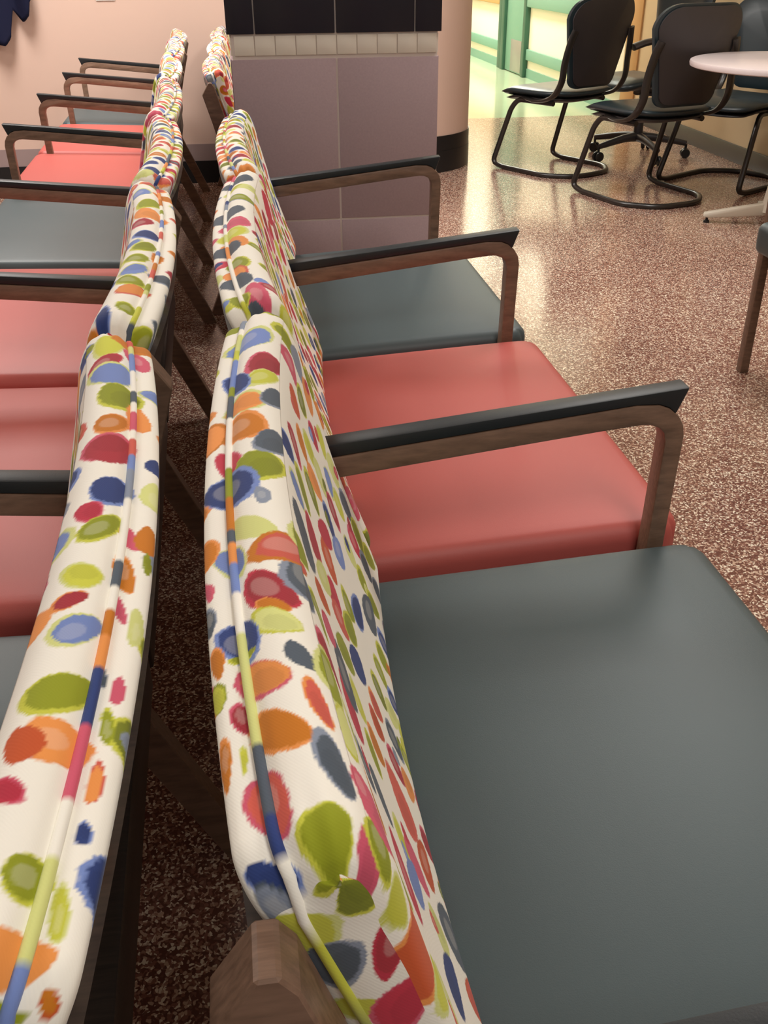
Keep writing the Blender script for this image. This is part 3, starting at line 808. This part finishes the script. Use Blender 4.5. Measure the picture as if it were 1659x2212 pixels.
# right wall: tan in the seating area, cream with green rails along the corridor
XR = 3.15
structure('wall_right', box_me('wall_right', XR, XR + .15, -3, 6.72, 0, 2.7, M['tan']))
structure('wall_corridor', box_me('wall_corridor', XR, XR + .15, 6.72, 15, 0, 2.7, M['cream_wall']))
structure('trim_2', box_me('trim_2', XR - .012, XR, 6.42, 6.68, .1, 2.2, M['orange_tan'], .002))
structure('baseboard_right', box_me('baseboard_right', XR - .012, XR, -3, 6.72, 0, .098, M['black_base'], .003))
structure('baseboard_corridor', join_me('baseboard_corridor', [box_me('a', XR - .014, XR, 6.73, 9.33, 0, .085, None), box_me('b', XR - .014, XR, 10.42, 15, 0, .085, None)], M['green']))
for i, (a, b) in enumerate(((6.75, 9.33), (10.42, 15))):
    structure('trim_%d' % (3 + i), box_me('rail', XR - .03, XR, a, b, .165, .265, M['green'], .008))
structure('trim_5', box_me('handrail', XR - .05, XR - .0, 6.75, 9.33, .64, .80, M['green'], .012))
structure('trim_6', box_me('handrail2', XR - .05, XR - .0, 10.42, 15, .62, .78, M['orange_tan'], .012))
d1 = structure('door_1', box_me('door_1', XR - .03, XR - .001, 9.44, 10.12, .008, 2.1, M['green'], .003))
structure('kick_plate', box_me('kick_plate', XR - .034, XR - .0305, 9.5, 9.9, .02, .32, M['kick'], .001), parent=d1)
structure('door_handle', tube_me('door_handle', [(XR - .03, 9.55, 1.0), (XR - .08, 9.55, 1.0), (XR - .08, 9.66, 1.0)], .009, M['kick']), parent=d1)
structure('door_frame', join_me('door_frame', [box_me('a', XR - .06, XR, 10.13, 10.24, 0, 2.16, None, .004), box_me('a2', XR - .045, XR, 10.27, 10.42, 0, 2.16, None, .004), box_me('b', XR - .05, XR, 9.34, 9.43, 0, 2.16, None, .004), box_me('c', XR - .05, XR, 9.34, 10.42, 2.11, 2.2, None, .004)], M['dark_green']), parent=d1)
# green edge of the opening on the corridor's left, seen past the rounded wall end
structure('door_2', box_me('door_2', 2.77, 3.14, 13.1, 13.18, .0, 2.1, M['cream_wall'], .002))
structure('wall_corridor_end', box_me('wall_corridor_end', -4.5, 3.3, 14.9, 15, 0, 2.7, M['cream_wall']))

# ------------------------------------------------------------------ tiled pillar
px0, px1, py0, py1 = .158, .758, 2.0, 2.32
pil = empty('tiled_pillar', ((px0 + px1) / 2, (py0 + py1) / 2, 0), label='square pillar clad in lilac, cream and black tiles beside the chairs', cat='pillar')
def pl(name, me): 
    me.transform(Matrix.Translation((-(px0 + px1) / 2, -(py0 + py1) / 2, 0))); return link(name, me, None, pil)
pl('core', box_me('core', px0 + .006, px1 - .006, py0 + .0025, py1, 0, 2.7, M['grout']))
pm = .459
g = .0028
parts = []
zrow = [(-.06, .400), (.400, .855)]
for z0, z1 in zrow:
    for x0, x1 in ((px0, pm), (pm, px1)):
        parts.append(box_me('t', x0 + g, x1 - g, py0, py0 + .01, max(z0, 0) + g, z1 - g, None, .0012))
    for xa, xb in ((px0, px0 + .01), (px1 - .01, px1)):
        parts.append(box_me('t', xa, xb, py0 + .012, py1, max(z0, 0) + g, z1 - g, None))
pl('lilac_tiles', join_me('lilac_tiles', parts, M['lilac_tile']))
parts = []
nw = 10; x = px0 + .012
tw = (px1 - .008 - x) / nw
for k in range(nw): parts.append(box_me('t', x + k * tw + .0012, x + (k + 1) * tw - .0012, py0 - .001, py0 + .01, .862, .912, None, .001))
for k in range(5): 
    for xa, xb in ((px0 + .002, px0 + .012), (px1 - .012, px1 - .002)):
        parts.append(box_me('t', xa, xb, py0 + .012 + k * .061, py0 + .071 + k * .061, .862, .912, None))
pl('cream_tiles', join_me('cream_tiles', parts, M['white_tile']))
parts = []
for z0 in (.917, 1.375, 1.83, 2.29):
    for x0, x1 in ((px0 - .006, .228), (.232, .455), (.460, .683), (.687, px1 + .004)):
        parts.append(box_me('t', x0, x1, py0 - .005, py0 + .008, z0, z0 + .453, None, .0015))
    for xa, xb in ((px0 - .006, px0 + .004), (px1 - .006, px1 + .004)):
        parts.append(box_me('t', xa, xb, py0 + .012, py1, z0, z0 + .453, None))
pl('black_tiles', join_me('black_tiles', parts, M['black_tile']))

# ------------------------------------------------------------------ round table
tx, ty, tz = 2.60, 3.23, .70
tb = empty('round_table', (tx, ty, 0), label='round table with speckled white top and cream pedestal base', cat='table')
link('table_top', lathe_me('table_top', [(0, tz), (.455, tz), (.462, tz - .003), (.465, tz - .012), (.462, tz - .024), (.452, tz - .028), (0, tz - .028)], M['table'], 96), None, tb)
link('pedestal', lathe_me('pedestal', [(0, .06), (.05, .06), (.045, .12), (.035, .2), (.035, .60), (.05, .65), (.12, .672), (0, .672)], M['table_base'], 32), None, tb)
for k in range(4):
    a = math.radians(160 + 90 * k)
    prof = [(.03, .10), (.16, .075), (.30, .045), (.305, .028), (.28, .024), (.03, .045)]
    me = prism_y('foot', prof, -.022, .022, M['table_base'], .006)
    me.transform(Matrix.Rotation(a, 4, 'Z')); f_ = link('foot', me, None, tb)
    gl = lathe_me('glide', [(0, 0), (.014, 0), (.014, .008), (.006, .014), (.006, .028), (0, .028)], M['black_base'], 16, cx=.285 * math.cos(a), cy=.285 * math.sin(a))
    link('glide', gl, None, f_)

# ------------------------------------------------------------------ black sled-base chairs (local: forward = +y)
def rrect(w0, w1, h, r, n=8):
    """outline of a back: width w0 at the bottom, w1 at the top, height h, rounded"""
    pts = []
    cs = [(-w0 / 2 + r, r, PI, 1.5 * PI, r), (w0 / 2 - r, r, 1.5 * PI, 2 * PI, r), (w1 / 2 - 1.7 * r, h - 1.7 * r, 0, PI / 2, 1.7 * r), (-w1 / 2 + 1.7 * r, h - 1.7 * r, PI / 2, PI, 1.7 * r)]
    for cx, cz, a0, a1, rr in cs:
        for k in range(n + 1):
            a = a0 + (a1 - a0) * k / n; pts.append((cx + rr * math.cos(a), cz + rr * math.sin(a)))
    return pts
def curved_slab(name, outline, bend, thick, mat, y0, z0, lean, puff=0, rings=6):
    """slab with the outline (x,z), curved about a vertical axis, thickness towards +y, leaning back"""
    n = len(outline); cx = sum(p[0] for p in outline) / n; cz = sum(p[1] for p in outline) / n
    v = []; f = []
    def pos(x, z, d):
        y = bend * x * x / (.23 ** 2) + d - lean * z
        return (x, y0 + y, z0 + z)
    for side in (0, 1):
        for k in range(rings + 1):
            q = k / rings
            for (x, z) in outline:
                xx, zz = cx + (x - cx) * q, cz + (z - cz) * q
                e = 1 - q ** 4
                d = (-.004 * e) if side == 0 else thick * (.55 if q == 1 else 1) + puff * e
                if side == 0 and q == 1: d = .0
                v.append(pos(xx, zz, d))
    B = (rings + 1) * n
    for side in (0, 1):
        for k in range(rings):
            for i in range(n):
                a = side * B + k * n + i; b = side * B + k * n + (i + 1) % n
                f.append((a, b, b + n, a + n) if side else (a, a + n, b + n, b))
    for i in range(n):
        a = rings * n + i; b = rings * n + (i + 1) % n
        f.append((a, b, B + b, B + a))
    me = me_from(name, v, f, mat)
    bm = bmesh.new(); bm.from_mesh(me); bmesh.ops.remove_doubles(bm, verts=bm.verts, dist=1e-5)
    bmesh.ops.recalc_face_normals(bm, faces=bm.faces); bm.to_mesh(me); bm.free()
    me.polygons.foreach_set('use_smooth', [True] * len(me.polygons)); me.set_sharp_from_angle(angle=math.radians(55))
    return me
def pad_seat(name, w, d, z, th, mat, y0=0):
    """waterfall seat pad: front edge rolls down"""
    nx, ny = 20, 20; v = []; f = []
    def P(i, j, top):
        a = -1 + 2 * i / nx; b = -1 + 2 * j / ny
        # superellipse plan
        k = (abs(a) ** 5 + abs(b) ** 5) ** .2 if (a or b) else 0
        m_ = max(abs(a), abs(b)); s = m_ / k if k else 1
        x = a * s * w / 2 * (1 - .06 * (b < 0) * abs(b)); y = y0 + b * s * d / 2
        e = m_ ** 6
        zz = z + .010 * (a * a) - .018 * max(0, b - .5) * 2 + .018 * max(0, -b - .6)
        if top: zz += th * .5 * (1 - e)
        else: zz -= th * .5 * (1 - e) 
        return (x, y, zz)
    for top in (1, 0):
        for i in range(nx + 1):
            for j in range(ny + 1): v.append(P(i, j, top))
    B = (nx + 1) * (ny + 1)
    for i in range(nx):
        for j in range(ny):
            a = i * (ny + 1) + j
            f.append((a, a + ny + 1, a + ny + 2, a + 1)); f.append((B + a, B + a + 1, B + a + ny + 2, B + a + ny + 1))
    me = me_from(name, v, f, mat)
    bm = bmesh.new(); bm.from_mesh(me); bmesh.ops.remove_doubles(bm, verts=bm.verts, dist=1e-4)
    bmesh.ops.recalc_face_normals(bm, faces=bm.faces); bm.to_mesh(me); bm.free()
    me.polygons.foreach_set('use_smooth', [True] * len(me.polygons))
    return me

def sled_parts():
    d = {}
    d['seat'] = pad_seat('seat', .47, .46, .425, .060, M['teal_vinyl'], .02)
    d['seat_pan'] = pad_seat('seat_pan', .42, .42, .392, .035, M['black_plastic'], .02)
    out = rrect(.30, .43, .42, .055)
    d['back_shell'] = curved_slab('back_shell', out, .035, .012, M['black_plastic'], -.235, .475, .16)
    out2 = rrect(.33, .46, .445, .060)
    d['back_pad'] = curved_slab('back_pad', out2, .036, .030, M['teal_vinyl'], -.223, .462, .16, puff=.012)
    s = .215
    path = [(-.05, -.13, .385)]
    pts = [(-s + .03, -.14, .385), (-s + .02, .10, .385), (-s + .008, .135, .34), (-s - .012, .235, .03), (-s - .012, .17, .013), (-s - .012, -.16, .013), (-.11, -.28, .013), (.11, -.28, .013), (s + .012, -.16, .013), (s + .012, .17, .013), (s + .012, .235, .03), (s - .008, .135, .34), (s - .02, .10, .385), (s - .03, -.14, .385)]
    d['sled_frame'] = tube_me('sled_frame', rounded_path([Vector(p) for p in pts], .07, 8), .0135, M['tube'], 12)
    for sg, nm in ((-1, 'l'), (1, 'r')):
        pts = [(sg * .19, .06, .40), (sg * .222, -.06, .395), (sg * .232, -.17, .425), (sg * .232, -.225, .50), (sg * .228, -.235, .60), (sg * .215, -.250, .70), (sg * .20, -.262, .755)]
        d['back_support_' + nm] = tube_me('back_support', catmull(pts, 6), .021, M['tube'], 10, flat=(1, .5))
    return d
SLED = sled_parts()
def sled_chair(x, y, rz, label, sc=1.1):
    r = empty('sled_chair', (x, y, 0), rz, label=label, cat='chair', group='black chairs around the table'); r.scale = (sc, sc, 1)
    for k, me in SLED.items():
        link('back_support' if k.startswith('back_support') else k, me, None, r)
    return r
def face_dir(fx, fy): return math.atan2(-fx, fy)
sled_chair(2.01, 4.72, face_dir(-.48, .87), 'black sled-base chair, leftmost of the group, its back to the viewer')
sled_chair(2.24, 3.93, face_dir(-.28, .96), 'black sled-base chair with its back to the viewer just left of the round table')
sled_chair(2.80, 4.14, face_dir(-.85, -.53), 'dark teal sled-base chair behind the round table, backed against the tan wall')

# office chair on casters
oc = empty('office_chair', (2.62, 4.98, 0), face_dir(-.93, -.36), label='black office armchair on a five-star caster base behind the sled chairs', cat='chair', group='black chairs around the table')
link('seat', pad_seat('seat', .48, .48, .44, .075, M['teal_vinyl'], .11), None, oc)
link('backrest', curved_slab('backrest', rrect(.34, .46, .50, .07), .035, .04, M['teal_vinyl'], -.24, .52, .16, puff=.012), None, oc)
link('back_shell', curved_slab('back_shell', rrect(.32, .44, .48, .06), .035, .012, M['black_plastic'], -.252, .53, .16), None, oc)
link('back_support', tube_me('back_support', catmull([(0, .05, .37), (0, -.22, .38), (0, -.285, .46), (0, -.30, .62)], 6), .022, M['black_plastic'], 10, flat=(1.4, .5)), None, oc)
link('gas_column', lathe_me('gas_column', [(0, .10), (.028, .10), (.028, .25), (.018, .25), (.018, .37), (.07, .38), (.08, .41), (0, .41)], M['black_plastic'], 24), None, oc)
for sg in (-1, 1):
    pts = [(sg * .12, .10, .385), (sg * .27, .10, .40), (sg * .285, .12, .50), (sg * .28, .14, .655)]
    a = link('armrest', tube_me('armrest', catmull(pts, 6), .017, M['black_plastic'], 10, flat=(1, .7)), None, oc)
    link('arm_pad', tube_me('arm_pad', catmull([(sg * .275, -.02, .655), (sg * .28, .06, .675), (sg * .28, .26, .675), (sg * .26, .36, .65)], 5), .026, M['black_plastic'], 12, flat=(1.25, .7)), None, a)
for k in range(5):
    a = 2 * PI * k / 5 + .3; ca, sa = math.cos(a), math.sin(a)
    pts = [(0, 0, .12), (.12 * ca, .12 * sa, .115), (.30 * ca, .30 * sa, .085)]
    lg = link('base_leg', tube_me('base_leg', catmull(pts, 4), [.030 - .014 * i / 8 for i in range(9)], M['black_plastic'], 10), None, oc)
    whe = []
    for s_ in (-1, 1):
        w_ = lathe_me('w', [(0, -.010), (.024, -.010), (.028, -.004), (.028, .004), (.024, .010), (0, .010)], None, 18)
        w_.transform(Matrix.Translation((.30 * ca - sa * .017 * s_, .30 * sa + ca * .017 * s_, .028)) @ Matrix.Rotation(a, 4, 'Z') @ Matrix.Rotation(PI / 2, 4, 'X')); whe.append(w_)
    whe.append(tube_me('s', [(.30 * ca, .30 * sa, .03), (.30 * ca, .30 * sa, .08)], .008, None))
    link('caster', join_me('caster', whe, M['black_base']), None, lg)

# ------------------------------------------------------------------ navy garment hanging on the wall
def garment():
    nx, nz = 110, 40; v = []; f = []
    x0, x1 = -1.62, -.80
    for j in range(nz + 1):
        for i in range(nx + 1):
            q = i / nx; s = j / nz
            x = x0 + (x1 - x0) * q
            hem = float(np.interp(x, [-1.62, -1.5, -1.4, -1.25, -1.15, -1.03, -.985, -.962, -.935, -.925, -.905, -.88, -.851, -.82, -.805], [.80, .74, .83, .72, .80, .73, .72, .713, .75, .80, .874, .85, .82, .85, .92]))
            ztop = 1.75 - .25 * abs(q - .5) ** 1.5
            z = hem + (ztop - hem) * s
            narrow = 1 - .35 * s ** 2
            x = (x0 + x1) / 2 + (x - (x0 + x1) / 2) * narrow; z = max(z, hem)
            y = 4.60 + .022 * math.sin(q * 30 + s * 2) * (1 - .5 * s)
            v.append((x, y, z))
    for j in range(nz):
        for i in range(nx):
            a = j * (nx + 1) + i; f.append((a, a + 1, a + nx + 2, a + nx + 1))
    me = me_from('jacket', v, f, M['navy'])
    bm = bmesh.new(); bm.from_mesh(me)
    bmesh.ops.solidify(bm, geom=bm.faces[:], thickness=.012); bm.to_mesh(me); bm.free()
    me.polygons.foreach_set('use_smooth', [True] * len(me.polygons))
    return me
jk = link('jacket', garment())
tag(jk, 'navy jacket hanging on the pink wall at the top left corner', 'jacket')
hk = link('coat_hook', tube_me('coat_hook', [(-1.21, 4.66, 1.78), (-1.21, 4.60, 1.77), (-1.21, 4.585, 1.73), (-1.21, 4.565, 1.745)], .006, M['metal']))
tag(hk, 'metal hook on the pink wall holding the navy jacket', 'hook')

o = link('notice', box_me('notice', -.494, -.40, 4.655, 4.6575, .909, 1.19, simple('white_paper', (232, 230, 224), .7), 0))
tag(o, 'white sheet fixed to the pink wall, its lower edge at the top of the photo', 'notice')
# ------------------------------------------------------------------ lights
def emis(name, rgb, s):
    m = bpy.data.materials.new(name); m.use_nodes = True; nt = m.node_tree; nt.nodes.clear()
    e = nt.nodes.new('ShaderNodeEmission'); e.inputs[0].default_value = rgb + (1,); e.inputs[1].default_value = s
    o = nt.nodes.new('ShaderNodeOutputMaterial'); nt.links.new(e.outputs[0], o.inputs[0]); return m
def ceiling_light(x, y, w, d, power, col=(1, .95, .86), lab=''):
    r = empty('ceiling_light', (x, y, 2.7), label=lab, cat='ceiling light', group='ceiling light panels')
    fr = [box_me('a', -w / 2 - .02, w / 2 + .02, -d / 2 - .02, -d / 2, -.012, 0, None), box_me('b', -w / 2 - .02, w / 2 + .02, d / 2, d / 2 + .02, -.012, 0, None),
          box_me('c', -w / 2 - .02, -w / 2, -d / 2, d / 2, -.012, 0, None), box_me('d', w / 2, w / 2 + .02, -d / 2, d / 2, -.012, 0, None)]
    link('frame', join_me('frame', fr, M['ceiling']), None, r)
    link('diffuser', box_me('diffuser', -w / 2, w / 2, -d / 2, d / 2, -.004, -.001, emis('panel_glow', col, 1.0)), None, r)
    L = bpy.data.lights.new('panel', 'AREA'); L.shape = 'RECTANGLE'; L.size = w; L.size_y = d; L.energy = power; L.color = col
    lo = bpy.data.objects.new('panel_lamp', L); C.objects.link(lo); lo.parent = r; lo.location = (0, 0, -.016)
    return r
warm = (1, .965, .915)
LIGHTS = [(-.9, 3.3, .6, 1.2, 66, warm, 'ceiling panel over the far left chairs'),
          (1.7, 1.9, .6, 1.2, 38, warm, 'ceiling panel over the open floor right of the chairs'),
          (.9, 3.6, .6, 1.2, 20, warm, 'ceiling panel behind the tiled pillar'),
          (-1.7, .6, .6, 1.2, 18, warm, 'ceiling panel over the near left chairs'),
          (2.2, 8.3, .6, 1.2, 72, (1, 1, .88), 'first corridor ceiling panel'),
          (2.3, 11.2, .6, 1.2, 105, (1, 1, .9), 'second corridor ceiling panel'),
          (.9, -1.6, .6, 1.2, 24, warm, 'ceiling panel behind the viewer')]
for l in LIGHTS: ceiling_light(*l[:5], col=l[5], lab=l[6])

w = bpy.data.worlds.new('World'); bpy.context.scene.world = w; w.use_nodes = True
w.node_tree.nodes['Background'].inputs[0].default_value = (1, .95, .9, 1)
w.node_tree.nodes['Background'].inputs[1].default_value = .18

# ------------------------------------------------------------------ camera
cam = bpy.data.cameras.new('camera'); co = bpy.data.objects.new('camera', cam); C.objects.link(co)
yaw, pitch, roll = .1431, -.5315, .0064
Xv = Vector((math.cos(yaw), -math.sin(yaw), 0))
Fv = Vector((math.sin(yaw) * math.cos(pitch), math.cos(yaw) * math.cos(pitch), math.sin(pitch)))
Uv = Xv.cross(Fv)
rv = Xv * math.cos(roll) - Uv * math.sin(roll); uv = Xv * math.sin(roll) + Uv * math.cos(roll)
mt = Matrix((rv, uv, -Fv)).transposed().to_4x4(); mt.translation = Vector((.1561, -.9923, 1.1115))
co.matrix_world = mt
cam.sensor_fit = 'HORIZONTAL'; cam.sensor_width = 36; cam.lens = 2055.18 / 1659 * 36; cam.clip_start = .02
bpy.context.scene.camera = co
vs = bpy.context.scene.view_settings
vs.view_transform = 'Standard'; vs.look = 'None'; vs.gamma = 1; vs.use_curve_mapping = False; vs.exposure = 0.18
